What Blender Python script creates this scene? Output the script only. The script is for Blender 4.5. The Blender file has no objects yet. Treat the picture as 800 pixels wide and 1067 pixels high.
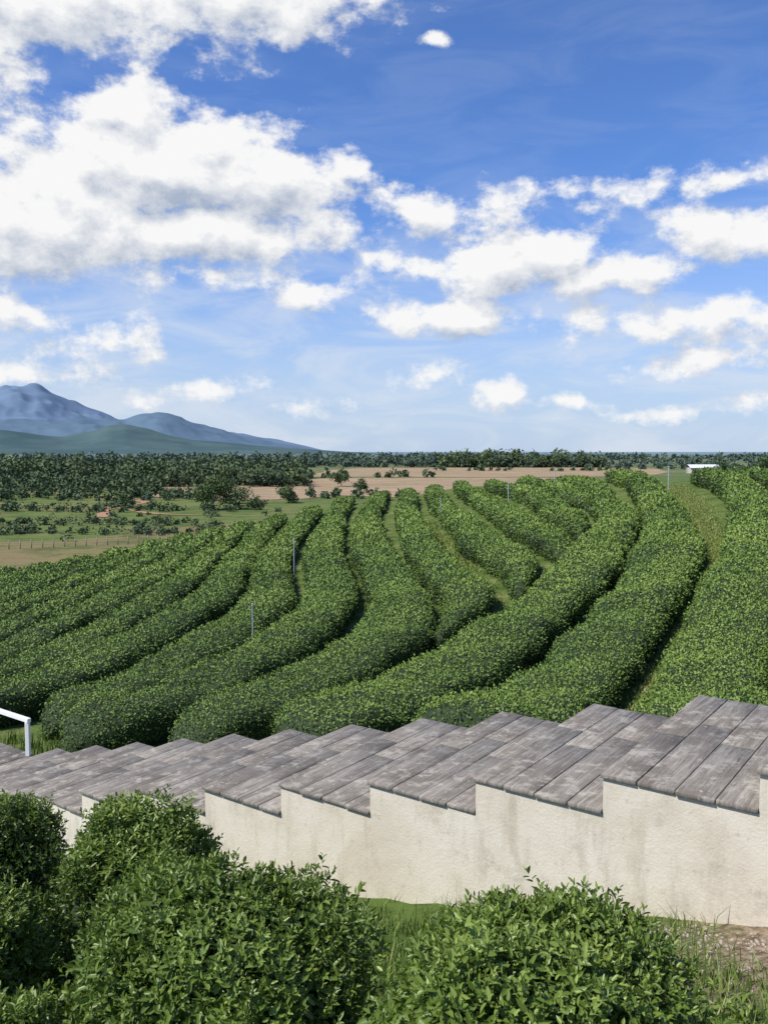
import bpy, bmesh, math
import numpy as np
from mathutils import Vector, Matrix
rng = np.random.default_rng(7)
scene = bpy.context.scene
D2R = math.radians

# ------------------------------------------------------------------ helpers
def smooth(x):
    x = np.clip(x, 0, 1); return x*x*(3-2*x)
def lerp(a, b, w): return a+(b-a)*w
_nd = {}
def sn(P, f, seed=0, n=7):
    key = (seed, n)
    if key not in _nd:
        r = np.random.default_rng(seed+100)
        k = r.normal(size=(n, 3)); k /= np.linalg.norm(k, axis=1)[:, None]
        k *= r.uniform(.6, 1.5, size=(n, 1))
        _nd[key] = (k, r.uniform(0, 6.28, n))
    k, ph = _nd[key]
    return np.sin(P @ (k.T*f) + ph).sum(axis=1)/math.sqrt(n)
def nrm(v): return v/np.maximum(np.linalg.norm(v, axis=-1, keepdims=True), 1e-9)

def mesh_obj(name, V, Q, mats, midx=None, tint=None, smooth_shade=False, parent=None, vec=None):
    V = np.asarray(V, dtype=np.float32); Q = np.asarray(Q, dtype=np.int32)
    me = bpy.data.meshes.new(name)
    k = Q.shape[1]
    me.vertices.add(len(V)); me.vertices.foreach_set('co', V.ravel())
    me.loops.add(Q.size); me.loops.foreach_set('vertex_index', Q.ravel())
    me.polygons.add(len(Q)); me.polygons.foreach_set('loop_start', np.arange(0, Q.size, k, dtype=np.int32))
    try: me.polygons.foreach_set('loop_total', np.full(len(Q), k, dtype=np.int32))
    except Exception: pass
    for m in mats: me.materials.append(m)
    if midx is not None: me.polygons.foreach_set('material_index', np.asarray(midx, dtype=np.int32))
    if smooth_shade is not False:
        s = np.full(len(Q), True) if smooth_shade is True else np.asarray(smooth_shade)
        me.polygons.foreach_set('use_smooth', s)
    me.update(calc_edges=True)
    if tint is not None:
        a = me.attributes.new('tint', 'FLOAT', 'POINT'); a.data.foreach_set('value', np.asarray(tint, dtype=np.float32))
    if vec is not None:
        a = me.attributes.new('wuv', 'FLOAT_VECTOR', 'POINT'); a.data.foreach_set('vector', np.asarray(vec, dtype=np.float32).ravel())
    ob = bpy.data.objects.new(name, me); scene.collection.objects.link(ob)
    if parent: ob.parent = parent
    return ob
def empty(name):
    e = bpy.data.objects.new(name, None); scene.collection.objects.link(e); return e

class NT:
    def __init__(s, tree): s.t = tree; s.n = tree.nodes; s.l = tree.links
    def node(s, typ, **kw):
        n = s.n.new(typ)
        for k, v in kw.items(): setattr(n, k, v)
        return n
    def put(s, sock, v):
        if v is None: return
        if isinstance(v, bpy.types.NodeSocket): s.l.new(v, sock)
        else: sock.default_value = v
    def math(s, op, a, b=None, c=None, clamp=False):
        n = s.node('ShaderNodeMath', operation=op); n.use_clamp = clamp
        s.put(n.inputs[0], a); s.put(n.inputs[1], b); s.put(n.inputs[2], c); return n.outputs[0]
    def vmath(s, op, a, b=None, c=None):
        n = s.node('ShaderNodeVectorMath', operation=op)
        s.put(n.inputs[0], a); s.put(n.inputs[1], b); s.put(n.inputs[2], c)
        return n.outputs['Value'] if op in ('LENGTH', 'DOT_PRODUCT', 'DISTANCE') else n.outputs[0]
    def noise(s, vec, scale, detail=3, rough=.5, dist=0, col=False):
        n = s.node('ShaderNodeTexNoise'); s.put(n.inputs['Vector'], vec)
        n.inputs['Scale'].default_value = scale; n.inputs['Detail'].default_value = detail
        n.inputs['Roughness'].default_value = rough; n.inputs['Distortion'].default_value = dist
        return n.outputs['Color' if col else 'Fac']
    def mix(s, f, a, b, mode='MIX'):
        n = s.node('ShaderNodeMix', data_type='RGBA', blend_type=mode)
        s.put(n.inputs[0], f)
        for so, v in ((n.inputs[6], a), (n.inputs[7], b)):
            if isinstance(v, tuple) and len(v) == 3: v = v+(1,)
            s.put(so, v)
        return n.outputs[2]
    def mapr(s, v, a, b, c=0., d=1., it='SMOOTHSTEP'):
        n = s.node('ShaderNodeMapRange', interpolation_type=it); s.put(n.inputs[0], v)
        for i, q in enumerate((a, b, c, d)): n.inputs[i+1].default_value = q
        return n.outputs[0]
    def ramp(s, v, stops):
        n = s.node('ShaderNodeValToRGB'); s.put(n.inputs[0], v)
        e = n.color_ramp.elements
        while len(e) < len(stops): e.new(.5)
        for el, (p, c) in zip(e, stops): el.position = p; el.color = tuple(c)+(1,)
        return n.outputs[0]
def new_mat(name):
    m = bpy.data.materials.new(name); m.use_nodes = True
    t = NT(m.node_tree); b = m.node_tree.nodes['Principled BSDF']; out = m.node_tree.nodes['Material Output']
    return m, t, b, out
def bump(t, b, h, strength=.4, dist=.02):
    n = t.node('ShaderNodeBump'); n.inputs['Strength'].default_value = strength; n.inputs['Distance'].default_value = dist
    t.put(n.inputs['Height'], h); t.l.new(n.outputs[0], b.inputs['Normal'])
def plain(name, col, rough=.6, metal=0, nscale=8, var=.25):
    m, t, b, o = new_mat(name)
    pos = t.node('ShaderNodeNewGeometry').outputs['Position']
    f = t.noise(pos, nscale, 5, .6)
    c = t.mix(f, tuple(x*(1-var) for x in col), tuple(min(1, x*(1+var)) for x in col))
    t.put(b.inputs['Base Color'], c); b.inputs['Roughness'].default_value = rough; b.inputs['Metallic'].default_value = metal
    return m

# ------------------------------------------------------------------ layout (metres, eye height = 0)
S0 = np.array([2.02, 4.47]); DD = np.array([-.81, .587]); DD = DD/np.linalg.norm(DD); NN = np.array([DD[1], -DD[0]])
TREAD, RISE, WID = .873, .225, 2.0
def st(x, y):
    px, py = x-S0[0], y-S0[1]
    return px*DD[0]+py*DD[1], px*NN[0]+py*NN[1]
def xy(s, t): return S0[0]+s*DD[0]+t*NN[0], S0[1]+s*DD[1]+t*NN[1]
YBX = np.array([-90, -45, -23, -11, -5, 7, 16, 20, 26, 90.]); YBY = np.array([40, 46, 52, 62, 76, 76, 61, 47, 44, 40.])
def yb(x): return np.interp(x, YBX, YBY)
def field(x, y):
    xc = np.where(x > 15, 15+4*np.tanh((x-15)/4), np.where(x < -30, -30+8*np.tanh((x+30)/8), x))
    F = -4.4+.15*xc+.10*np.sin(x*.35+y*.21)+.09*np.sin(y*.17-x*.1+1)
    w = np.maximum(smooth((y-yb(x)-.5)/55), np.maximum(smooth((x-45)/60), smooth((-x-38)/70)))
    return lerp(F, -14.0, w)
def ground(x, y):
    x = np.asarray(x, float); y = np.asarray(y, float)
    s, t = st(x, y)
    zs = -1.92-.258*np.clip(s, -5, 9.9)-.08*np.clip(s-11, 0, 60)
    near = zs-.68+.12*np.clip(-t, 0, 7)
    far0 = zs-.42
    F = field(x, y)
    far = lerp(far0, F, smooth((t-2.0)/4.2))
    z = np.where(t < 0, near, np.where(t < 2, lerp(near, far0, np.clip(t/2, 0, 1)), far))
    r = np.hypot(x, y)
    z = lerp(z, F, smooth((r-30)/25))
    return z+.02*np.sin(x*2.3+y)*np.sin(y*1.9-x*.7)

# ------------------------------------------------------------------ materials
def leaf_mat(name, stops, rough=.42, transl=.25):
    m, t, b, o = new_mat(name)
    a = t.node('ShaderNodeAttribute', attribute_name='tint').outputs['Fac']
    c = t.ramp(a, stops)
    t.put(b.inputs['Base Color'], c); b.inputs['Roughness'].default_value = rough
    b.inputs['Specular IOR Level'].default_value = .4
    if transl > 0:
        tr = t.node('ShaderNodeBsdfTranslucent'); t.put(tr.inputs[0], t.mix(.5, c, (.20, .30, .03)))
        mx = t.node('ShaderNodeMixShader'); mx.inputs[0].default_value = transl
        t.l.new(b.outputs[0], mx.inputs[1]); t.l.new(tr.outputs[0], mx.inputs[2]); t.l.new(mx.outputs[0], o.inputs[0])
    return m
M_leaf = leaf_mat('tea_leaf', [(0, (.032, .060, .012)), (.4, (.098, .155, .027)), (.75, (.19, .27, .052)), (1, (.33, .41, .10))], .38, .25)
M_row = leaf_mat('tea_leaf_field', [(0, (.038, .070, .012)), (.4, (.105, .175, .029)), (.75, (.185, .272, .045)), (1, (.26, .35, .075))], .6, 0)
M_tree = leaf_mat('tree_leaf', [(0, (.02, .042, .016)), (.5, (.05, .09, .025)), (1, (.11, .16, .045))], .6, 0)
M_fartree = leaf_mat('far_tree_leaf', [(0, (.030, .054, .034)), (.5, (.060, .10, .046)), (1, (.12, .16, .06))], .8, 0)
M_hazetree = leaf_mat('hazy_tree_leaf', [(0, (.050, .080, .070)), (.5, (.075, .115, .085)), (1, (.12, .16, .10))], .9, 0)  # leaf colours paled to paint in the haze over the farthest belts
M_grass = leaf_mat('grass_blade', [(0, (.05, .10, .015)), (.6, (.13, .22, .03)), (1, (.28, .30, .10))], .5, 0)
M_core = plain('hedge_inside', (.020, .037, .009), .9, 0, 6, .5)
M_bark = plain('bark', (.12, .09, .065), .9, 0, 3, .4)

def ground_mat():
    m, t, b, o = new_mat('terrain_ground')
    pos = t.node('ShaderNodeNewGeometry').outputs['Position']
    dist = t.vmath('LENGTH', pos)
    n1 = t.noise(pos, .9, 6, .6); n2 = t.noise(pos, 9, 5, .65); n3 = t.noise(pos, .03, 5, .6)
    near = t.ramp(n1, [(.3, (.05, .09, .018)), (.5, (.10, .15, .035)), (.68, (.20, .21, .08))])
    near = t.mix(t.mapr(n2, .45, .7, 0, .7), near, (.05, .06, .02))
    d = t.vmath('LENGTH', t.vmath('SUBTRACT', pos, (2.15, 4.15, -2.6)))
    dm = t.mapr(t.math('ADD', d, t.math('MULTIPLY', t.noise(pos, 3.0, 4, .6), .9)), .75, 1.45, 1, 0)
    soil = t.mix(t.mapr(t.noise(pos, 22, 6, .7), .35, .65), (.10, .07, .045), (.33, .255, .18))
    near = t.mix(dm, near, soil)
    vor = t.node('ShaderNodeTexVoronoi'); vor.inputs['Scale'].default_value = 1
    wp = t.vmath('ADD', t.vmath('MULTIPLY', pos, (.019, .016, 0)), t.vmath('MULTIPLY', t.noise(pos, .012, 3, .5, col=True), (.7, .7, 0)))
    t.put(vor.inputs['Vector'], wp)
    vs = t.node('ShaderNodeSeparateColor'); t.l.new(vor.outputs['Color'], vs.inputs[0])
    farm = t.ramp(vs.outputs[0], [(0, (.085, .14, .03)), (.25, (.15, .175, .055)), (.42, (.10, .15, .038)), (.6, (.20, .175, .08)), (.78, (.12, .18, .042)), (.9, (.25, .165, .095)), (1, (.11, .15, .038))])
    farm = t.mix(t.mapr(n3, .35, .65, 0, .4), farm, (.13, .175, .045))
    farm = t.mix(t.mapr(t.noise(pos, .16, 8, .78), .46, .62, 0, .7), farm, (.055, .085, .024))
    farm = t.mix(t.mapr(t.noise(t.vmath('MULTIPLY', pos, (.03, .12, 0)), 1, 6, .7), .54, .64, 0, .6), farm, (.25, .165, .095))
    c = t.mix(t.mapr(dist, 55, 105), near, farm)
    c = t.mix(t.mapr(dist, 300, 6000, 0, .85, 'LINEAR'), c, (.16, .25, .33))  # aerial haze painted in: base colour fades to blue with distance
    t.put(b.inputs['Base Color'], c); b.inputs['Roughness'].default_value = .95
    b.inputs['Specular IOR Level'].default_value = .1
    bump(t, b, n2, .6, .04)
    return m
M_ground = ground_mat()

def wood_mat():
    m, t, b, o = new_mat('weathered_wood')
    a = t.node('ShaderNodeAttribute', attribute_name='wuv').outputs['Vector']
    pos = t.node('ShaderNodeNewGeometry').outputs['Position']
    grain = t.noise(t.vmath('MULTIPLY', a, (38, 2.2, 3.7)), 1, 7, .65, .6)
    fine = t.noise(t.vmath('MULTIPLY', a, (160, 9, 3.7)), 1, 4, .6)
    board = t.noise(t.vmath('MULTIPLY', a, (0, 0, 7.31)), 1, 0)
    blotch = t.noise(pos, 1.7, 6, .65); blotch2 = t.noise(pos, 8, 6, .72)
    c = t.ramp(grain, [(.28, (.115, .098, .080)), (.45, (.230, .204, .172)), (.58, (.325, .292, .250)), (.72, (.43, .395, .345))])
    c = t.mix(t.mapr(fine, .5, .68, 0, .5), c, (.105, .088, .072))
    c = t.mix(t.mapr(board, .35, .7, 0, .3), c, (.175, .152, .132))
    c = t.mix(t.mapr(blotch, .45, .63, 0, .65), c, (.125, .105, .088))
    c = t.mix(t.mapr(blotch2, .50, .66, 0, .7), c, (.44, .41, .345))
    c = t.mix(t.mapr(t.noise(pos, 26, 5, .7), .60, .70, 0, .65), c, (.50, .49, .40))
    c = t.mix(t.mapr(t.noise(pos, 5, 5, .7), .60, .72, 0, .35), c, (.20, .22, .13))
    t.put(b.inputs['Base Color'], c); b.inputs['Roughness'].default_value = .9
    b.inputs['Specular IOR Level'].default_value = .2
    bump(t, b, t.math('ADD', grain, t.math('MULTIPLY', fine, .5)), .8, .01)
    return m
M_wood = wood_mat()
def stucco_mat():
    m, t, b, o = new_mat('cream_stucco')
    pos = t.node('ShaderNodeNewGeometry').outputs['Position']
    n1 = t.noise(pos, 1.3, 6, .65, .4); n2 = t.noise(t.vmath('MULTIPLY', pos, (4, 4, .8)), 1.6, 7, .68); n3 = t.noise(pos, 60, 4, .6)
    c = t.ramp(n1, [(.3, (.56, .49, .38)), (.5, (.68, .62, .51)), (.7, (.74, .69, .60))])
    c = t.mix(t.mapr(n2, .48, .70, 0, .55), c, (.43, .375, .285))
    c = t.mix(t.mapr(t.noise(pos, 14, 6, .7), .58, .75, 0, .55), c, (.34, .29, .22))
    c = t.mix(t.mapr(t.noise(pos, 3.1, 7, .7), .55, .68, 0, .5), c, (.38, .34, .26))
    t.put(b.inputs['Base Color'], c); b.inputs['Roughness'].default_value = .9
    bump(t, b, t.math('ADD', n3, t.noise(pos, 12, 4, .6)), .4, .007)
    return m
M_stucco = stucco_mat()
M_white = plain('white_paint', (.78, .78, .76), .45, 0, 12, .08)
M_pipe = plain('grey_pipe', (.42, .47, .52), .5, .2, 12, .15)
M_post = plain('fence_post_concrete', (.22, .20, .16), .8, 0, 2, .2)
M_stone = plain('rubble_stone', (.36, .31, .25), .9, 0, 15, .45)
def soil_mat():
    m, t, b, o = new_mat('bare_soil')
    pos = t.node('ShaderNodeNewGeometry').outputs['Position']
    n = t.noise(t.vmath('MULTIPLY', pos, (.012, .05, 0)), 1, 8, .74, 1.2)
    c = t.ramp(n, [(.32, (.13, .15, .05)), (.38, (.32, .21, .13)), (.46, (.41, .28, .185)), (.505, (.19, .18, .08)), (.55, (.36, .25, .165)), (.64, (.45, .33, .235)), (.69, (.14, .15, .06))])
    t.put(b.inputs['Base Color'], c); b.inputs['Roughness'].default_value = 1
    b.inputs['Specular IOR Level'].default_value = .1
    return m
M_soil = soil_mat()

# ------------------------------------------------------------------ ground sheet
def axis(lo, hi, fine_lo, fine_hi, step, g=1.12):
    a = list(np.arange(fine_lo, fine_hi+1e-6, step))
    d = step; v = a[-1]
    while v < hi: d *= g; v += d; a.append(v)
    d = step; v = a[0]
    while v > lo: d *= g; v -= d; a.insert(0, v)
    return np.array(a)
gx = axis(-24000, 24000, -10, 10, .3, 1.045); gy = axis(-3000, 26000, -2, 18, .3, 1.04)
X, Y = np.meshgrid(gx, gy); Z = ground(X, Y)
nx, ny = len(gx), len(gy)
idx = np.arange(nx*ny).reshape(ny, nx)
Q = np.stack([idx[:-1, :-1], idx[:-1, 1:], idx[1:, 1:], idx[1:, :-1]], -1).reshape(-1, 4)
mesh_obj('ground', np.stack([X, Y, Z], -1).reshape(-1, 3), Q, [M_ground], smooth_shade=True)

# ------------------------------------------------------------------ leaves
def kites(P, N, L, W, jitter=.8, up=.25):
    n = len(P)
    d = nrm(N*.45+rng.normal(size=(n, 3))*jitter+np.array([0, 0, up]))
    side = nrm(np.cross(d, N+rng.normal(size=(n, 3))*.45))
    L = L[:, None]; W = W[:, None]
    nn = np.cross(side, d)
    base = P; tip = P+d*L; l = P+d*L*.45+side*W*.5+nn*W*.12; r = P+d*L*.45-side*W*.5+nn*W*.12
    V = np.stack([base, r, tip, l], 1).reshape(-1, 3)
    return V, np.arange(n*4).reshape(-1, 4)
def full_leaves(P, d, N, L, W):
    n = len(P); side = nrm(np.cross(d, N)); nn = np.cross(side, d)
    L = L[:, None]; W = W[:, None]
    def pt(a, s, h): return P+d*L*a+side*W*s+nn*(W*h)
    b = pt(0, 0, 0); t = pt(1, 0, -.25)
    r1 = pt(.28, .46, .2); r2 = pt(.68, .38, .12); l1 = pt(.28, -.46, .2); l2 = pt(.68, -.38, .12)
    V = np.stack([b, r1, r2, t, l2, l1], 1).reshape(-1, 3)
    i = np.arange(n)[:, None]*6
    Qa = np.concatenate([i+np.array([[0, 1, 2, 3]]), i+np.array([[0, 3, 4, 5]])], 0)
    return V, Qa

# ------------------------------------------------------------------ tea hedge rows in the field
def catmull(P, step=.25):
    P = np.array(P, float)
    P = np.vstack([2*P[0]-P[1], P, 2*P[-1]-P[-2]])
    out = []
    for i in range(1, len(P)-2):
        n = max(2, int(np.linalg.norm(P[i+1]-P[i])/step))
        t = np.linspace(0, 1, n, endpoint=False)[:, None]
        out.append(.5*((2*P[i])+(-P[i-1]+P[i+1])*t+(2*P[i-1]-5*P[i]+4*P[i+1]-P[i+2])*t**2+(-P[i-1]+3*P[i]-3*P[i+1]+P[i+2])*t**3))
    return np.vstack(out)
def offset(C, d):
    T = nrm(np.gradient(C, axis=0)); return C+np.stack([-T[:, 1], T[:, 0]], 1)*d
rowC = [(-1.45, 10.2), (.5, 13.3), (2.85, 17.4), (5.8, 24.2), (9.05, 33), (11.5, 47), (13.3, 63)]
rowB = [(.6, 9.2), (1.9, 11.3), (3.6, 14.2), (6.2, 19.5), (9.25, 27.6), (12.15, 38.6), (14.6, 50), (16.4, 62)]
rowA = [(3.45, 8.5), (4.4, 11.1), (6.5, 15.4), (9.5, 21.6), (12.9, 29.7), (15.5, 37.5), (17.8, 48)]
rowD = [(-3.6, 11.6), (-1.5, 14.6), (.1, 18.2), (.4, 24), (-.6, 36), (-1, 48), (-.9, 59), (0, 78)]
rowD2 = [(1.25, 18.6), (2.1, 22), (1.75, 28), (1.3, 43), (1.7, 60), (2.2, 78)]
rowD3 = [(3.4, 22.0), (3.9, 26), (3.6, 34), (3.7, 54), (4.4, 78)]
rowD4 = [(5.4, 26.0), (5.7, 30), (5.9, 40), (6.2, 58), (6.8, 78)]
rowD5 = [(7.2, 31.0), (7.7, 36), (8.4, 45), (8.8, 60), (9.4, 78)]
rowD6 = [(9.6, 39.0), (10.0, 45), (10.9, 58), (11.3, 70)]
rowE = [(-6.1, 12.4), (-3.8, 14.9), (-2.1, 19), (-1.6, 25.5), (-2.6, 38), (-3.3, 56), (-3.5, 70), (-3, 78)]
rowF = [(-8.4, 12.2), (-5.9, 14.8), (-4.2, 18.6), (-3.6, 25), (-4.6, 37), (-5.5, 54), (-6, 70)]
rowG = [(-11, 12.5), (-7.9, 16.4), (-6.2, 21), (-5.65, 30), (-6.7, 42), (-7.9, 56), (-8.6, 70)]
rows = [(catmull(rowC), 0, .82), (catmull(rowB), 0, .85), (catmull(rowA), 0, .86)]
rows += [(catmull(r), 0, .80) for r in (rowD, rowE, rowF, rowG)]
rows += [(catmull(r), 1, .75) for r in (rowD2, rowD3, rowD4, rowD5, rowD6)]
cA = catmull(rowA); cG = catmull(rowG)
for k in range(1, 6): rows.append((offset(cA, -2.0*k), 0, .82))
for k in range(1, 14): rows.append((offset(cG, 1.90*k), 0, .75))

TH = np.linspace(0, math.pi, 15)
def hedge(C, ramp_start, seed, w0):
    s, t = st(C[:, 0], C[:, 1])
    keep = (t > 3.0+.35*math.sin(seed)) & (C[:, 1] < yb(C[:, 0])) & (C[:, 0] < 42) & (C[:, 0] > -48)
    C = C[keep]
    if len(C) < 12: return
    P3 = np.column_stack([C, np.zeros(len(C))])
    C = C+np.column_stack([sn(P3, .5, 11), sn(P3, .5, 12)])*.09+np.column_stack([sn(P3, 1.1, 13+seed), sn(P3, 1.1, 14+seed)])*.035
    T = nrm(np.gradient(C, axis=0)); S = np.stack([T[:, 1], -T[:, 0]], 1)
    arc = np.concatenate([[0], np.cumsum(np.linalg.norm(np.diff(C, axis=0), axis=1))])
    e = np.minimum(arc, arc[-1]-arc)
    cap = np.sqrt(np.clip(1-(1-np.clip(e/.9, 0, 1))**2, .002, 1))
    w = w0*cap*(1+.08*sn(P3, 1.5, seed)); h = .80*cap**.7*(1+.06*sn(P3, 1.3, seed+1))
    w *= 1-.08*smooth((P3[:, 1]-24)/25)
    if ramp_start: w *= .3+.7*smooth(arc/5); h *= .65+.35*smooth(arc/3)
    cx = np.sign(np.cos(TH))*np.abs(np.cos(TH))**.58; cz = np.sin(TH)**.5
    prof = cx*(.80+.20*np.clip(cz*1.4, 0, 1))
    XX = C[:, None, 0]+S[:, None, 0]*w[:, None]*prof; YY = C[:, None, 1]+S[:, None, 1]*w[:, None]*prof
    gz = ground(C[:, 0], C[:, 1])
    gs = ground(XX, YY)
    ZZ = (.6*gz[:, None]+.4*gs)+h[:, None]*cz-.03
    V = np.stack([XX, YY, ZZ], -1)
    cen = np.stack([C[:, 0], C[:, 1], gz+.35], -1)[:, None, :]
    out = nrm(V-cen); fv = V.reshape(-1, 3)
    disp = (.045*sn(fv, 2.6, 31)+.045*sn(fv, 6.5, 32)+.02*sn(fv, 13, 33))
    disp = disp.reshape(V.shape[:2])*np.minimum(1, cap)[:, None]
    V = V+out*disp[..., None]
    nu, nv = V.shape[:2]
    idx = np.arange(nu*nv).reshape(nu, nv)
    Qc = np.stack([idx[:-1, :-1], idx[1:, :-1], idx[1:, 1:], idx[:-1, 1:]], -1).reshape(-1, 4)
    fV = V.reshape(-1, 3)
    a, b_, c_, d_ = fV[Qc[:, 0]], fV[Qc[:, 1]], fV[Qc[:, 2]], fV[Qc[:, 3]]
    nn = np.cross(c_-a, d_-b_); area = np.linalg.norm(nn, axis=1)/2; nn = nrm(nn)
    mid = (a+c_)/2
    outv = mid-np.repeat(cen[:-1, 0], nv-1, axis=0)
    nn *= np.sign((nn*outv).sum(1))[:, None]
    dist = np.linalg.norm(mid, axis=1)
    Lf = np.clip(.0027*dist, .038, .15)
    q = mid[:, 0]/np.maximum(mid[:, 1], 1)
    vis = np.where(np.abs(q) < .62, 1, .3)
    rho = 2.2/Lf**2*vis; Lf = np.where(vis < 1, Lf*1.7, Lf)
    cnt = rng.poisson(area*rho)
    I = np.repeat(np.arange(len(Qc)), cnt)
    u = rng.random((len(I), 1)); v = rng.random((len(I), 1))
    P = (a[I]*(1-u)+b_[I]*u)*(1-v)+(d_[I]*(1-u)+c_[I]*u)*v
    N = nn[I]; L = Lf[I]*rng.uniform(.7, 1.35, len(I))
    P = P+N*(rng.normal(size=(len(I), 1))*.035-.02)
    LV, LQ = kites(P, N, L, L*.58)
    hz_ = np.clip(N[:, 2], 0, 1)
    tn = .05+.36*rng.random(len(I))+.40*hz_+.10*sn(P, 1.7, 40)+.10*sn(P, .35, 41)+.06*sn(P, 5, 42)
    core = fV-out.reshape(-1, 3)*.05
    VV = np.vstack([core, LV]); QQ = np.vstack([Qc, LQ+len(core)])
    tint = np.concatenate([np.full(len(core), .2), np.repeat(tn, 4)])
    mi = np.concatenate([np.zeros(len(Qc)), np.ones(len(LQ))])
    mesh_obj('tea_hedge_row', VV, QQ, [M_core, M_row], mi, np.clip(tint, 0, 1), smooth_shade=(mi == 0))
    return len(LQ)
tot = 0
for k, (C, rs, w0) in enumerate(rows): tot += hedge(C, rs, 50+3*k, w0) or 0
print('row leaves', tot)

# ------------------------------------------------------------------ foreground tea bushes
def bush(x, y, a, b, top, seed, dens=1.0):
    g = float(ground(x, y)); H = top-g
    cz = g+.42*H; hz = .58*H
    area = 2*math.pi*(a*b+(a+b)/2*H*.6)/1.6
    n = int(area*1900*dens)
    u = nrm(rng.normal(size=(n, 3))); u[:, 2] = np.where(u[:, 2] < -.55, -u[:, 2], u[:, 2])
    c = np.array([x, y, cz])
    def shape(u):
        nz = 1+.10*sn(u, 2.6, seed)+.09*sn(u, 6.5, seed+1)+.05*sn(u, 14, seed+2)
        su = np.sign(u)*np.abs(u)**.9
        return su*np.array([a, b, hz])*nz[:, None]+c
    depth = 1-.30*rng.random(n)**1.4
    P = c+(shape(u)-c)*depth[:, None]
    P = P+np.where(rng.random(n) < .07, rng.uniform(0, .08, n), 0)[:, None]*u
    N = nrm(u/np.array([a, b, hz]))
    St = nrm(N*.8+rng.normal(size=(n, 3))*.45+np.array([0, 0, .4]))
    ref = nrm(np.cross(St, rng.normal(size=(n, 3)))); ref2 = np.cross(St, ref)
    Vs, Qs, Ts, off = [], [], [], 0
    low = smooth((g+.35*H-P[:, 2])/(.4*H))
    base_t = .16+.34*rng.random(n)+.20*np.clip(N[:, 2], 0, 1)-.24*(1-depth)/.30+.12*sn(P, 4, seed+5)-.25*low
    K = 6
    ph = rng.uniform(0, 6.28, n)
    for k in range(K):
        ang = ph+k*2.4
        rad = ref*np.cos(ang)[:, None]+ref2*np.sin(ang)[:, None]
        f = k/(K-1)
        d = nrm(rad*(1-.62*f)+St*(.2+.75*f)+rng.normal(size=(n, 3))*.18)
        L = (.049-.023*f)*rng.uniform(.65, 1.25, n)
        p = P+St*(.011*k)
        V, Qq = full_leaves(p, d, nrm(St+.3*rng.normal(size=(n, 3))), L, L*.42)
        Vs.append(V); Qs.append(Qq+off); off += len(V)
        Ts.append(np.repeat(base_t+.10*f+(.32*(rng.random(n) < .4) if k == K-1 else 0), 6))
    th = np.linspace(0, 2*math.pi, 33)[:-1]; el = np.linspace(-.6, math.pi/2-.02, 14)
    TT, EE = np.meshgrid(th, el)
    cu = np.stack([np.cos(TT)*np.cos(EE), np.sin(TT)*np.cos(EE), np.sin(EE)], -1).reshape(-1, 3)
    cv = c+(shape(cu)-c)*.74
    ii = np.arange(14*32).reshape(14, 32); jj = np.roll(ii, -1, axis=1)
    cq = np.stack([ii[:-1], jj[:-1], jj[1:], ii[1:]], -1).reshape(-1, 4)
    V = np.vstack([cv]+Vs); Qa = np.vstack([cq]+[q+len(cv) for q in Qs])
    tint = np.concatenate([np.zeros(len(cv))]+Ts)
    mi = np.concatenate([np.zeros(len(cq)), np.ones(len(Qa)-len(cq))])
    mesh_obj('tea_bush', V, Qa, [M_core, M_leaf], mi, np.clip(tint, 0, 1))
bush(-.62, 3.25, .60, .54, -1.74, 1)
bush(.50, 2.75, .53, .45, -1.56, 2)
bush(-1.40, 4.78, .44, .42, -2.13, 3)
bush(-2.70, 5.78, .50, .44, -2.47, 4)
bush(-2.10, 4.15, .37, .38, -2.30, 5)
bush(-1.46, 2.85, .42, .40, -2.02, 6)

# ------------------------------------------------------------------ grass
def grass(name, x, y, h, wd, lean=.45, tint0=.0):
    n = len(x); z = ground(x, y)
    P = np.stack([x, y, z-.01], -1)
    a = rng.uniform(0, 6.28, n); side = np.stack([np.cos(a), np.sin(a), np.zeros(n)], -1)
    ln = nrm(rng.normal(size=(n, 3))*np.array([1, 1, 0]))*rng.uniform(0, lean, (n, 1))
    hh = h[:, None]; ww = wd[:, None]
    up = np.array([0, 0, 1.])
    m = P+(up+ln*.35)*hh*.55; t = P+(up*.92+ln)*hh
    V = np.stack([P-side*ww, P+side*ww, m+side*ww*.8, m-side*ww*.8, t+side*ww*.08, t-side*ww*.08], 1).reshape(-1, 3)
    i = np.arange(n)[:, None]*6
    Qg = np.concatenate([i+np.array([[0, 1, 2, 3]]), i+np.array([[3, 2, 4, 5]])], 0)
    mesh_obj(name, V, Qg, [M_grass], tint=np.repeat(np.clip(tint0+rng.random(n), 0, 1), 6))
def clumped(n, s0, s1, t0, t1, cl):
    cs = rng.uniform(s0, s1, cl); ct = rng.uniform(t0, t1, cl)
    k = rng.integers(0, cl, n)
    s = cs[k]+rng.normal(size=n)*.10; t = ct[k]+rng.normal(size=n)*.10
    return xy(s, t)
x, y = clumped(40000, -1.9, 6, -3.3, -.05, 380)
k = (st(x, y)[1] < -.02); dd = np.hypot(x-2.2, y-4.2); k &= (dd > .35+.6*rng.random(len(x)))
x, y = x[k], y[k]; grass('grass', x, y, rng.uniform(.04, .15, len(x))*rng.uniform(.6, 1.3, len(x)), rng.uniform(.002, .0045, len(x)), lean=.9)
x, y = clumped(9000, -.5, 13, 2.1, 3.6, 200); k = st(x, y)[1] > 2.05; x, y = x[k], y[k]
grass('grass', x, y, rng.uniform(.08, .3, len(x)), rng.uniform(.004, .009, len(x)))
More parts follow.
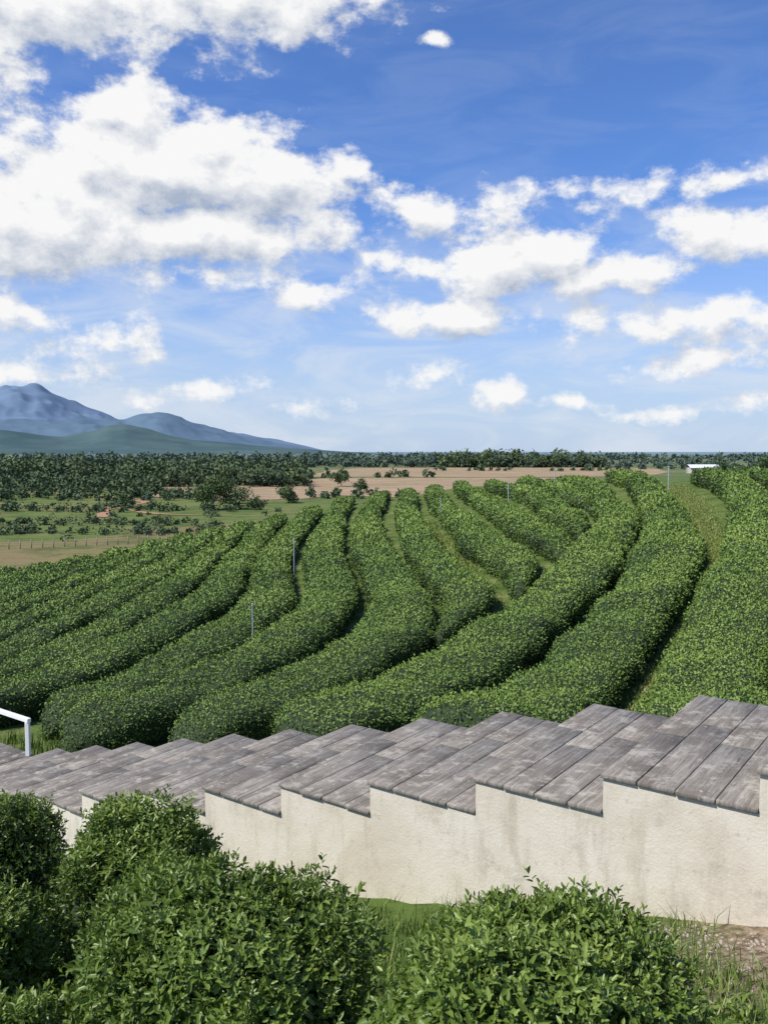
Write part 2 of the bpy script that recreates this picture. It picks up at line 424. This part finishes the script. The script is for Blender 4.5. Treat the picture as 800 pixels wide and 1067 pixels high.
def strip(ca, cb_, n, sd, ymin=0, ymax=99):
    pm = ca[np.linspace(0, len(ca)-1, 400).astype(int)]
    pts = np.array([(p+cb_[np.argmin(np.hypot(*(cb_-p).T))])/2 for p in pm])
    pts = pts[(pts[:, 1] > ymin) & (pts[:, 1] < ymax)]
    g_ = pts[rng.integers(0, len(pts), n)]+rng.normal(size=(n, 2))*sd
    g_ = g_[st(g_[:, 0], g_[:, 1])[1] > 2.1]
    grass('grass_path', g_[:, 0], g_[:, 1], rng.uniform(.04, .12, len(g_)), rng.uniform(.008, .018, len(g_)), tint0=.4)
strip(cA, catmull(rowB), 24000, .26)
strip(catmull(rowD2), catmull(rowD3), 7000, .22, 22, 50)

wx, wy = clumped(700, -1.9, 4.5, -3.0, -.15, 60); k = (st(wx, wy)[1] < -.1) & (np.hypot(wx-2.2, wy-4.3) > .6); wx, wy = wx[k], wy[k]
wz = ground(wx, wy)+rng.uniform(.02, .10, len(wx))
P = np.repeat(np.stack([wx, wy, wz], -1), 4, axis=0); n = len(P)
dv = nrm(rng.normal(size=(n, 3))*np.array([1, 1, .35])+np.array([0, 0, .35])); L = rng.uniform(.03, .07, n)
V, Qa = full_leaves(P, dv, nrm(np.array([0, 0, 1.])+rng.normal(size=(n, 3))*.3), L, L*.35)
mesh_obj('weeds', V, Qa, [M_leaf], tint=np.repeat(np.clip(.5+.45*rng.random(n), 0, 1), 6))

# ------------------------------------------------------------------ staircase
def box_verts(s0, s1, t0, t1, z0, z1):
    out = []
    for z in (z0, z1):
        for s, t in ((s0, t0), (s1, t0), (s1, t1), (s0, t1)):
            x, y = xy(s, t); out.append((x, y, z))
    return out
BQ = np.array([[0, 3, 2, 1], [4, 5, 6, 7], [0, 1, 5, 4], [1, 2, 6, 5], [2, 3, 7, 6], [3, 0, 4, 7]])
stairs = empty('wooden_staircase')
V, Qb, W, bid = [], [], [], 0
I0, I1 = -4, 11
def add_board(s0, s1, t0, t1, z0, z1):
    global bid
    bv = np.array(box_verts(s0, s1, t0+rng.uniform(-.008, .006), t1+rng.uniform(-.006, .006), z0, z1))
    bv[4:, 2] += rng.uniform(-.003, .003, 4)
    V.extend(bv.tolist()); Qb.extend((BQ+8*bid).tolist())
    ls = [(s0, t0), (s1, t0), (s1, t1), (s0, t1)]*2
    W.extend([(a, b_, bid) for a, b_ in ls]); bid += 1
BT = .028
for i in range(I0, I1+1):
    z = -1.92-RISE*(i-1); s0 = TREAD*(i-1); nb = 4
    w = (TREAD+.015)/nb
    for j in range(nb):
        a = s0+.003+j*w+rng.uniform(0, .002); b_ = s0+(j+1)*w-.002-rng.uniform(0, .002)
        jn = .95+.35*((j+i) % 2)
        add_board(a, b_, -.018, jn-.002, z-BT, z); add_board(a, b_, jn+.002, WID+.02, z-BT, z)
zl = -1.92-RISE*11; s = TREAD*11
while s < 18:
    add_board(s+.004, s+.212, -.018, .995, zl-BT, zl); add_board(s+.004, s+.212, 1.005, WID+.02, zl-BT, zl); s += .22
ob = mesh_obj('tread_boards', V, Qb, [M_wood], vec=W, parent=stairs)
bv = ob.modifiers.new('b', 'BEVEL'); bv.width = .0025; bv.segments = 1
top = []
for i in range(I0, I1+1):
    z = -1.92-RISE*(i-1)-BT-.002
    top.append((TREAD*(i-1), z)); top.append((TREAD*i, z))
top.append((TREAD*11, zl-BT-.002)); top.append((18, zl-BT-.002))
bm = bmesh.new()
for (sA, zA), (sB, zB) in zip(top[:-1], top[1:]):
    if abs(sA-sB) < 1e-6:
        bm.faces.new([bm.verts.new(c) for c in ((*xy(sA, 0), zA), (*xy(sA, 0), zB), (*xy(sA, WID), zB), (*xy(sA, WID), zA))])
    else:
        nseg = max(1, int((sB-sA)/.3))
        for k in range(nseg):
            u0 = sA+(sB-sA)*k/nseg; u1 = sA+(sB-sA)*(k+1)/nseg
            for tt in (0, WID):
                g0 = float(ground(*xy(u0, tt)))-.35; g1 = float(ground(*xy(u1, tt)))-.35
                bm.faces.new([bm.verts.new(c) for c in ((*xy(u0, tt), g0), (*xy(u1, tt), g1), (*xy(u1, tt), zA), (*xy(u0, tt), zA))])
            bm.faces.new([bm.verts.new(c) for c in ((*xy(u0, 0), zA), (*xy(u1, 0), zA), (*xy(u1, WID), zA), (*xy(u0, WID), zA))])
for sE, zE in (top[0], top[-1]):
    bm.faces.new([bm.verts.new(c) for c in ((*xy(sE, 0), zE-2), (*xy(sE, WID), zE-2), (*xy(sE, WID), zE), (*xy(sE, 0), zE))])
bmesh.ops.remove_doubles(bm, verts=bm.verts, dist=.0005); bmesh.ops.recalc_face_normals(bm, faces=bm.faces)
me = bpy.data.meshes.new('stucco_wall'); bm.to_mesh(me); bm.free(); me.materials.append(M_stucco)
wob = bpy.data.objects.new('stucco_wall', me); scene.collection.objects.link(wob)

def bar(p, q, r, mat, name, parent, sides=4):
    p, q = Vector(p), Vector(q); d = q-p
    bm = bmesh.new(); bmesh.ops.create_cone(bm, cap_ends=True, segments=sides, radius1=r, radius2=r, depth=d.length)
    if sides == 4: bmesh.ops.rotate(bm, verts=bm.verts, matrix=Matrix.Rotation(math.pi/4, 3, 'Z'))
    me = bpy.data.meshes.new(name); bm.to_mesh(me); bm.free(); me.materials.append(mat)
    o = bpy.data.objects.new(name, me); scene.collection.objects.link(o); o.parent = parent
    o.location = (p+q)/2
    o.rotation_mode = 'QUATERNION'; o.rotation_quaternion = d.to_track_quat('Z', 'Y')
    md = o.modifiers.new('b', 'BEVEL'); md.width = r*.15
    return o
rail = empty('white_handrail')
for k, s in enumerate((10.25, 12.0, 13.75, 15.5)):
    x, y = xy(s, WID-.06); bar((x, y, zl), (x, y, zl+.50), .042, M_white, 'post_%d' % k, rail)
x0, y0 = xy(10.20, WID-.06); x1, y1 = xy(15.56, WID-.06)
bar((x0, y0, zl+.53), (x1, y1, zl+.53), .044, M_white, 'top_rail', rail)

V, Qs, off = [], [], 0
bm = bmesh.new(); bmesh.ops.create_icosphere(bm, subdivisions=1, radius=1)
iv = np.array([v.co[:] for v in bm.verts]); iq = np.array([[v.index for v in f.verts] for f in bm.faces]); bm.free()
for k in range(1300):
    s = rng.uniform(-1.6, .9); t = -abs(rng.normal())*.26-.012
    x, y = xy(s, t); r = rng.uniform(.004, .013)*(1.8 if k % 13 == 0 else 1)
    sc = rng.uniform(.6, 1.3, 3)*np.array([1, 1, .7])
    vv = iv*(1+.28*sn(iv+k, 2.2, 70)[:, None])*sc*r+np.array([x, y, float(ground(x, y))+r*.1])
    V.append(vv); Qs.append(iq+off); off += len(vv)
mesh_obj('rubble_stones', np.vstack(V), np.vstack(Qs), [M_stone])

for (x, y, h, r) in ((-3.05, 19.6, 1.35, .015), (-3.5, 33, 1.5, .02), (12.9, 27.8, 1.5, .045), (7.0, 48, 1.5, .025), (10.4, 52, 1.5, .025), (3.0, 45, 1.4, .02), (14, 42, 1.4, .025)):
    e = empty('sprinkler_pipe'); g = float(ground(x, y))
    bar((x, y, g-.1), (x, y, g+h), r, M_pipe, 'riser', e, 8); bar((x, y, g+h), (x, y, g+h+.07), r*1.6, M_pipe, 'head', e, 8)

# ------------------------------------------------------------------ valley
def sheet(name, poly, z, mat, amp=6):
    poly = np.array(poly, float); P = catmull(np.vstack([poly, poly[:1]]), 8)
    P3 = np.column_stack([P, np.zeros(len(P))]); P = P+np.column_stack([sn(P3, .05, 21), sn(P3, .05, 22)])*amp
    me = bpy.data.meshes.new(name); me.from_pydata([(a, b_, z) for a, b_ in P], [], [list(range(len(P)))]); me.materials.append(mat)
    o = bpy.data.objects.new(name, me); scene.collection.objects.link(o)
sheet('bare_soil_field', [(-45, 480), (30, 465), (115, 470), (180, 540), (215, 720), (60, 740), (-30, 690)], -13.90, M_soil)
sheet('bare_soil_field', [(-32, 285), (15, 262), (58, 350), (95, 445), (20, 455), (-42, 430)], -13.90, M_soil)
sheet('bare_soil_field', [(-86, 262), (-50, 245), (-20, 262), (-28, 335), (-60, 350), (-105, 345)], -13.88, M_soil)
M_track = plain('dirt_track', (.36, .20, .11), .95, 0, .3, .3)
def track(pts, w0):
    trk = catmull(pts, 3)
    tT = nrm(np.gradient(trk, axis=0)); sd = np.stack([tT[:, 1], -tT[:, 0]], 1)
    w_ = w0*(1+.5*np.sin(np.arange(len(trk))*.7))
    L_ = trk+sd*w_[:, None]; R_ = trk-sd*w_[:, None]
    V = np.vstack([np.column_stack([L_, ground(L_[:, 0], L_[:, 1])+.12]), np.column_stack([R_, ground(R_[:, 0], R_[:, 1])+.12])])
    n = len(trk); i = np.arange(n-1); mesh_obj('dirt_track', V, np.stack([i, i+1, i+1+n, i+n], -1), [M_track])
track([(-60, 180), (-67, 210), (-66, 235), (-84, 262), (-116, 290), (-150, 325)], 1.1)
track([(-160, 235), (-110, 228), (-72, 215), (-50, 190), (-30, 185)], .9)

fence = empty('field_fence')
fp = catmull([(-62, 118), (-48, 124), (-34, 131), (-26, 140)], .5)
arc = np.concatenate([[0], np.cumsum(np.linalg.norm(np.diff(fp, axis=0), axis=1))])
pv, pq = [], []
posts = [np.array([np.interp(a, arc, fp[:, 0]), np.interp(a, arc, fp[:, 1])]) for a in np.arange(0, arc[-1], 1.5)]
for k, p in enumerate(posts):
    g = float(ground(*p)); r = .06
    pv += [(p[0]+a*r, p[1]+b_*r, z) for z in (g-.2, g+1.3) for a, b_ in ((-1, -1), (1, -1), (1, 1), (-1, 1))]
    pq += (BQ+8*k).tolist()
mesh_obj('fence_posts', pv, pq, [M_post], parent=fence)
pv, pq, k = [], [], 0
for a, b_ in zip(posts[:-1], posts[1:]):
    for h in (.5, .85, 1.2):
        za, zb = float(ground(*a))+h, float(ground(*b_))+h
        pv += [(a[0], a[1], za), (b_[0], b_[1], zb), (b_[0], b_[1], zb+.02), (a[0], a[1], za+.02)]; pq.append([k, k+1, k+2, k+3]); k += 4
mesh_obj('fence_wires', pv, pq, [M_post], parent=fence)

def tree_geo(x, y, h, w, n, ls, trunk=True, low=.45):
    g = float(ground(x, y))
    base = np.array([x, y, g])
    TV, TQ, off = [], [], 0
    def limb(p, q, r0, r1, sides=6):
        nonlocal off
        d = nrm(q-p); a = nrm(np.cross(d, np.array([.3, .9, .1]))); b_ = np.cross(d, a)
        th = np.linspace(0, 2*math.pi, sides, endpoint=False)
        ring = np.cos(th)[:, None]*a+np.sin(th)[:, None]*b_
        TV.append(np.vstack([p+ring*r0, q+ring*r1])); i = np.arange(sides); j = (i+1) % sides
        TQ.append(np.stack([i, j, j+sides, i+sides], -1)+off); off += 2*sides
    nl = 9 if trunk else 5
    fork = base+np.array([0, 0, h*.28])
    limb(base-np.array([0, 0, .3]), fork, h*.028, h*.02)
    cl = []
    for k in range(nl):
        a = k*2.4+rng.uniform(-.4, .4); rr = w*.5*rng.uniform(.3, .8)*(1 if k else .1)
        q = base+np.array([math.cos(a)*rr, math.sin(a)*rr, h*rng.uniform(low, .80) if k else h*.84])
        if trunk: limb(fork-np.array([0, 0, h*.05*rng.random()]), q, h*.014, h*.004, 5)
        cl.append((q, w*rng.uniform(.18, .32)))
    P, N = [], []
    per = n//nl
    for q, r in cl:
        u = nrm(rng.normal(size=(per, 3))); rad = rng.random(per)**.45
        nz = 1+.25*sn(u+q, 3, 80)
        P.append(q+u*(r*rad*nz)[:, None]*np.array([1, 1, .8])); N.append(u)
    P = np.vstack(P); N = np.vstack(N)
    P[:, 2] = np.clip(P[:, 2], g+.02*h, None)
    L = ls*rng.uniform(.6, 1.4, len(P))
    LV, LQ = kites(P, N, L, L*.8, .9, .1)
    rel = np.clip((P[:, 2]-g)/h, 0, 1)
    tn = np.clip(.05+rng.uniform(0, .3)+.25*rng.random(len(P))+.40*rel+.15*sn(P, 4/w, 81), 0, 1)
    return np.vstack(TV), np.vstack(TQ), LV, LQ, np.repeat(tn, 4)
def trees_obj(name, specs, mat):
    VV, QQ, TT, MM, off = [], [], [], [], 0
    for sp in specs:
        tv, tq, lv, lq, tn = tree_geo(*sp)
        VV += [tv, lv]; QQ += [tq+off, lq+off+len(tv)]; off += len(tv)+len(lv)
        TT += [np.zeros(len(tv)), tn]; MM += [np.zeros(len(tq)), np.ones(len(lq))]
    mesh_obj(name, np.vstack(VV), np.vstack(QQ), [M_bark, mat], np.concatenate(MM), np.concatenate(TT))
for sp in ((-41, 205, 8.0, 9.0, 6000, .42, True, .22), (-26, 232, 4.2, 6.5, 1800, .4, True, .2), (-40, 230, 3.6, 9, 1500, .45, True, .2), (-17, 340, 7, 7.5, 1500, .6, True, .3), (-8, 300, 4.5, 5.5, 900, .5, True, .2),
           (-66, 215, 3.6, 6, 1200, .45, True, .2), (170, 430, 9.5, 9, 1500, .7, True, .3), (213, 480, 11, 12, 1500, .8, True, .3), (-31, 205, 3.0, 5.5, 900, .4, True, .2)):
    trees_obj('broadleaf_tree', [sp], M_tree)
def belt(name, q0, q1, y0, y1, n, hlo, hhi, ls, cnt=110, wr=(1.0, 1.7), low=.15, mat=None):
    sp = []
    for k in range(n):
        y = rng.uniform(y0, y1); x = rng.uniform(q0, q1)*y; h = hlo+(hhi-hlo)*rng.random()**1.7
        sp.append((x, y, h, h*rng.uniform(*wr), cnt, ls*rng.uniform(.8, 1.2), False, low))
    trees_obj(name, sp, mat or M_fartree)
belt('distant_trees', -.62, -.09, 365, 470, 250, 5, 11.5, 1.5, 150)
belt('distant_trees', -.33, -.09, 335, 362, 80, 4, 8, 1.2, 130)
belt('distant_trees', -.62, -.26, 270, 350, 130, 2.5, 7, 1.0, 110)
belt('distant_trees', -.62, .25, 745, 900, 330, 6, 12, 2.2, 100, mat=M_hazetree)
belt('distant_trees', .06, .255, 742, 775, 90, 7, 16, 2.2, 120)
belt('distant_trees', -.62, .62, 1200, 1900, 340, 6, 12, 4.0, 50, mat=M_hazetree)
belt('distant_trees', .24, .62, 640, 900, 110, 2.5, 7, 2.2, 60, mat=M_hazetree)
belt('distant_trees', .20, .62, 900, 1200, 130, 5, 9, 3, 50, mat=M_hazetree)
belt('distant_trees', -.10, .06, 455, 475, 16, 2, 4.5, 1.3, 60)
belt('distant_trees', .05, .27, 600, 640, 20, 2, 4.5, 1.5, 50)
belt('distant_trees', -.09, .14, 252, 268, 24, 1.2, 3.2, .8, 70)
belt('distant_trees', -.62, -.16, 196, 208, 60, 1.0, 2.6, .6, 60, (1.3, 2.6))
belt('distant_trees', -.62, -.22, 160, 168, 70, .7, 1.7, .45, 60, (1.3, 2.6))
belt('distant_trees', -.62, -.14, 142, 148, 60, .6, 1.6, .4, 60, (1.3, 3))
belt('distant_trees', -.62, -.1, 130, 330, 90, .6, 1.8, .45, 50, (1.3, 3))
belt('distant_trees', -.62, -.2, 240, 262, 80, 1.5, 4, .8, 70)

shed = empty('farm_shed')
M_shed = plain('shed_wall', (.45, .42, .38), .8, 0, 1, .15)
cx, cy, L2, W2, z0, ze, zr = 205, 550, 9, 5, -14.1, -10.2, -8.3
wv = [(cx-L2, cy-W2, z0), (cx+L2, cy-W2, z0), (cx+L2, cy+W2, z0), (cx-L2, cy+W2, z0), (cx-L2, cy-W2, ze), (cx+L2, cy-W2, ze), (cx+L2, cy+W2, ze), (cx-L2, cy+W2, ze)]
mesh_obj('shed_walls', wv, BQ[2:], [M_shed], parent=shed)
e_ = .8
rv = [(cx-L2-e_, cy-W2-e_, ze-.2), (cx+L2+e_, cy-W2-e_, ze-.2), (cx+L2+e_, cy, zr), (cx-L2-e_, cy, zr), (cx+L2+e_, cy+W2+e_, ze-.2), (cx-L2-e_, cy+W2+e_, ze-.2)]
mesh_obj('shed_roof', rv, [[0, 1, 2, 3], [3, 2, 4, 5]], [M_white], parent=shed)
dv = [(cx-1.5, cy-W2-.05, z0), (cx+1.5, cy-W2-.05, z0), (cx+1.5, cy-W2-.05, z0+3), (cx-1.5, cy-W2-.05, z0+3)]
mesh_obj('shed_door', dv, [[0, 1, 2, 3]], [M_bark], parent=shed)

# ------------------------------------------------------------------ mountains
def mountain(name, bear, R, D, depth, seed, c0, c1):
    m, t, b, o = new_mat(name+'_mat')
    pos = t.node('ShaderNodeNewGeometry').outputs['Position']
    f = t.noise(pos, .0022, 8, .6)
    t.put(b.inputs['Base Color'], t.mix(t.mapr(f, .35, .65), c0, c1)); b.inputs['Roughness'].default_value = 1  # bluish ridge colours have the atmospheric haze baked in
    b.inputs['Specular IOR Level'].default_value = 0
    A = np.linspace(bear[0], bear[-1], 520); dr = np.linspace(-1, 1, 60)
    AA, RR = np.meshgrid(A, dr)
    H = np.interp(AA, bear, R)
    kern = np.hanning(9); kern /= kern.sum()
    H = np.apply_along_axis(lambda r: np.convolve(np.pad(r, 4, 'edge'), kern, 'valid'), 1, H)*D
    rad = D+RR*depth
    X = np.sin(AA)*rad; Y = np.cos(AA)*rad
    P = np.stack([X, Y, 0*X], -1).reshape(-1, 3)
    def rg(f, sd): return 1-np.abs(sn(P, f, sd))*1.1
    n = (rg(.0018, seed)*.4+rg(.0045, seed+1)*.30+rg(.010, seed+2)*.20+rg(.022, seed+3)*.10).reshape(X.shape)
    fall = (1-np.abs(RR))**.9
    Z = -15+H*fall*(1+.55*(n-.45)*(1-fall*.75))+H*.025*(sn(P, .018, seed+5)).reshape(X.shape)*fall
    ii = np.arange(X.size).reshape(X.shape)
    Qm = np.stack([ii[:-1, :-1], ii[:-1, 1:], ii[1:, 1:], ii[1:, :-1]], -1).reshape(-1, 4)
    mesh_obj(name, np.stack([X, Y, Z], -1).reshape(-1, 3), Qm, [m], smooth_shade=True)
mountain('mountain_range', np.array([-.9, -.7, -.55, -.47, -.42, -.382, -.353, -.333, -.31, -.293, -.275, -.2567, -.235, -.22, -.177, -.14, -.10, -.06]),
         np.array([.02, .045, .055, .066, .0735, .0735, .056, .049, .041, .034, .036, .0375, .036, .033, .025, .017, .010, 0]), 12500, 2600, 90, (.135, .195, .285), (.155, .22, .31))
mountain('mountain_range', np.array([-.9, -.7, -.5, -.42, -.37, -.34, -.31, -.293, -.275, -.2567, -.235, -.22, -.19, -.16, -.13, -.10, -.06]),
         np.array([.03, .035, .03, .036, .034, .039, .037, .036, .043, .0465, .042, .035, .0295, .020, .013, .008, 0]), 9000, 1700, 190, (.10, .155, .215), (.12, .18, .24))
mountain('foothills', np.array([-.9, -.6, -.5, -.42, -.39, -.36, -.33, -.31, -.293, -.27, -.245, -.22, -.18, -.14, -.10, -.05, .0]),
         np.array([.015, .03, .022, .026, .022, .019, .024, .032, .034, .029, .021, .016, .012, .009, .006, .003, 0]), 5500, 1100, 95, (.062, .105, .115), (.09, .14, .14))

# ------------------------------------------------------------------ sun + sky
to_sun = Vector((-.72, -.36, 0)).normalized()*math.cos(D2R(50))+Vector((0, 0, math.sin(D2R(50))))
sl = bpy.data.lights.new('sun', 'SUN'); sl.energy = 5.0; sl.angle = D2R(.53); sl.color = (1, .95, .85)
so = bpy.data.objects.new('sun', sl); scene.collection.objects.link(so)
so.rotation_mode = 'QUATERNION'; so.rotation_quaternion = to_sun.to_track_quat('Z', 'Y')

world = bpy.data.worlds.new('World'); scene.world = world; world.use_nodes = True
t = NT(world.node_tree); bg = world.node_tree.nodes['Background']; bg.inputs['Strength'].default_value = .1
sky = t.node('ShaderNodeTexSky', sky_type='NISHITA'); sky.sun_disc = False
sky.sun_elevation = D2R(50); sky.sun_rotation = math.atan2(to_sun.x, to_sun.y) % (2*math.pi)
sky.air_density = 1.0; sky.dust_density = .6; sky.ozone_density = 1.6; sky.altitude = 300

# cloud banks: (bearing rad, elevation tangent, half width, half height, weight)
clouds = [
 (-.235, .320, .19, .080, 2.0), (-.37, .255, .20, .080, 1.9), (-.125, .310, .12, .060, 1.6), (-.20, .25, .23, .052, 1.4), (-.28, .365, .10, .045, 1.5),
 (-.38, .485, .30, .078, 1.5), (-.16, .510, .21, .060, 1.3), (-.5, .42, .2, .07, 1.1),
 (.03, .275, .11, .036, .8), (.13, .285, .08, .034, .75), (-.20, .20, .15, .028, .7), (-.10, .180, .065, .026, .85), (.02, .212, .09, .022, .75),
 (.125, .21, .085, .062, 1.45), (.18, .228, .075, .045, 1.2), (.075, .155, .13, .032, 1.2), (.26, .195, .11, .034, 1.05), (.39, .225, .13, .036, 1.15),
 (.35, .14, .10, .036, 1.15), (.245, .14, .055, .03, .65), (.36, .095, .10, .018, .8),
 (.27, .288, .11, .022, .6), (.38, .285, .07, .022, .8), (.055, .462, .022, .014, 1.1),
 (.06, .085, .055, .019, .8), (.135, .062, .06, .020, .75), (.21, .055, .05, .012, .6), (.30, .05, .07, .012, .45), (.42, .06, .08, .014, .5), (-.08, .055, .06, .012, .5), (-.32, .118, .09, .028, .75), (-.40, .155, .09, .034, .8), (-.23, .07, .09, .020, .7), (-.42, .085, .09, .024, .8),
 (1.2, .4, .5, .18, 1.1), (-1.3, .35, .5, .15, 1.1), (2.6, .3, .6, .12, 1.1)]
g = bpy.data.node_groups.new('cloud_density', 'ShaderNodeTree')
g.interface.new_socket('V', in_out='INPUT', socket_type='NodeSocketVector'); g.interface.new_socket('W', in_out='INPUT', socket_type='NodeSocketVector'); g.interface.new_socket('D', in_out='OUTPUT', socket_type='NodeSocketFloat')
gt = NT(g); gi = gt.node('NodeGroupInput'); go = gt.node('NodeGroupOutput')
v = gi.outputs[0]
wv_ = gt.vmath('ADD', v, gi.outputs[1])
acc = None
for (a, r, ha, hr, w) in clouds:
    q = gt.vmath('MULTIPLY_ADD', wv_, (1/ha, 1/hr, 0), (-a/ha, -r/hr, 0))
    l = gt.math('MULTIPLY_ADD', gt.vmath('LENGTH', q), -w, w)
    acc = l if acc is None else gt.math('MAXIMUM', acc, l)
acc = gt.math('MAXIMUM', acc, -1.2)
n1 = gt.noise(gt.vmath('MULTIPLY', v, (1, 1.3, 0)), 16, 8, .62)
d = gt.math('MULTIPLY_ADD', gt.math('SUBTRACT', n1, .5), 3.1, acc)
gt.l.new(d, go.inputs[0])

gen = t.node('ShaderNodeTexCoord').outputs['Generated']
sp = t.node('ShaderNodeSeparateXYZ'); t.l.new(gen, sp.inputs[0])
A = t.math('ARCTAN2', sp.outputs[0], sp.outputs[1])
hz = t.math('SQRT', t.math('ADD', t.math('MULTIPLY', sp.outputs[0], sp.outputs[0]), t.math('MULTIPLY', sp.outputs[1], sp.outputs[1])))
R = t.math('DIVIDE', sp.outputs[2], t.math('MAXIMUM', hz, .02))
cb = t.node('ShaderNodeCombineXYZ'); t.l.new(A, cb.inputs[0]); t.l.new(R, cb.inputs[1])
V0 = cb.outputs[0]
wn = t.noise(V0, 9, 2, .5, col=True)
W0 = t.vmath('MULTIPLY', t.vmath('SUBTRACT', wn, (.5, .5, .5)), (.09, .055, 0))
def dens(vec):
    n = t.node('ShaderNodeGroup'); n.node_tree = g; t.put(n.inputs[0], vec); t.put(n.inputs[1], W0); return n.outputs[0]
d0 = dens(V0); d1 = dens(t.vmath('ADD', V0, (-.010, .024, 0)))
alpha = t.mapr(d0, .0, .7)
lit = t.math('MULTIPLY_ADD', t.math('SUBTRACT', d0, d1), .72, .74, clamp=True)
ccol = t.mix(lit, (4.0, 4.7, 6.0), (9.4, 9.4, 9.4))
veil = t.noise(t.vmath('MULTIPLY', V0, (1, 3.2, 1)), 6, 5, .6, .8)
vm = t.math('MULTIPLY', t.mapr(veil, .38, .68, 0, .65), t.mapr(R, .03, .36, 1, .12))
base = t.mix(1.0, sky.outputs[0], (.76, 1.08, 1.66), 'MULTIPLY')
base = t.mix(t.mapr(R, -.02, .30, .85, 0), base, (5.3, 6.4, 8.2))
base = t.mix(vm, base, (7.2, 7.8, 8.6))
fin = t.mix(alpha, base, ccol)
t.put(bg.inputs['Color'], fin)

# ------------------------------------------------------------------ camera
cam = bpy.data.cameras.new('camera'); co = bpy.data.objects.new('camera', cam); scene.collection.objects.link(co)
cam.sensor_fit = 'VERTICAL'; cam.sensor_height = 24; cam.lens = 24*888/1067; cam.clip_end = 60000; cam.clip_start = .05
co.location = (0, 0, 0); co.rotation_euler = (D2R(90-4.06), 0, 0)
scene.camera = co
scene.view_settings.view_transform = 'Standard'; scene.view_settings.look = 'None'; scene.view_settings.exposure = 0
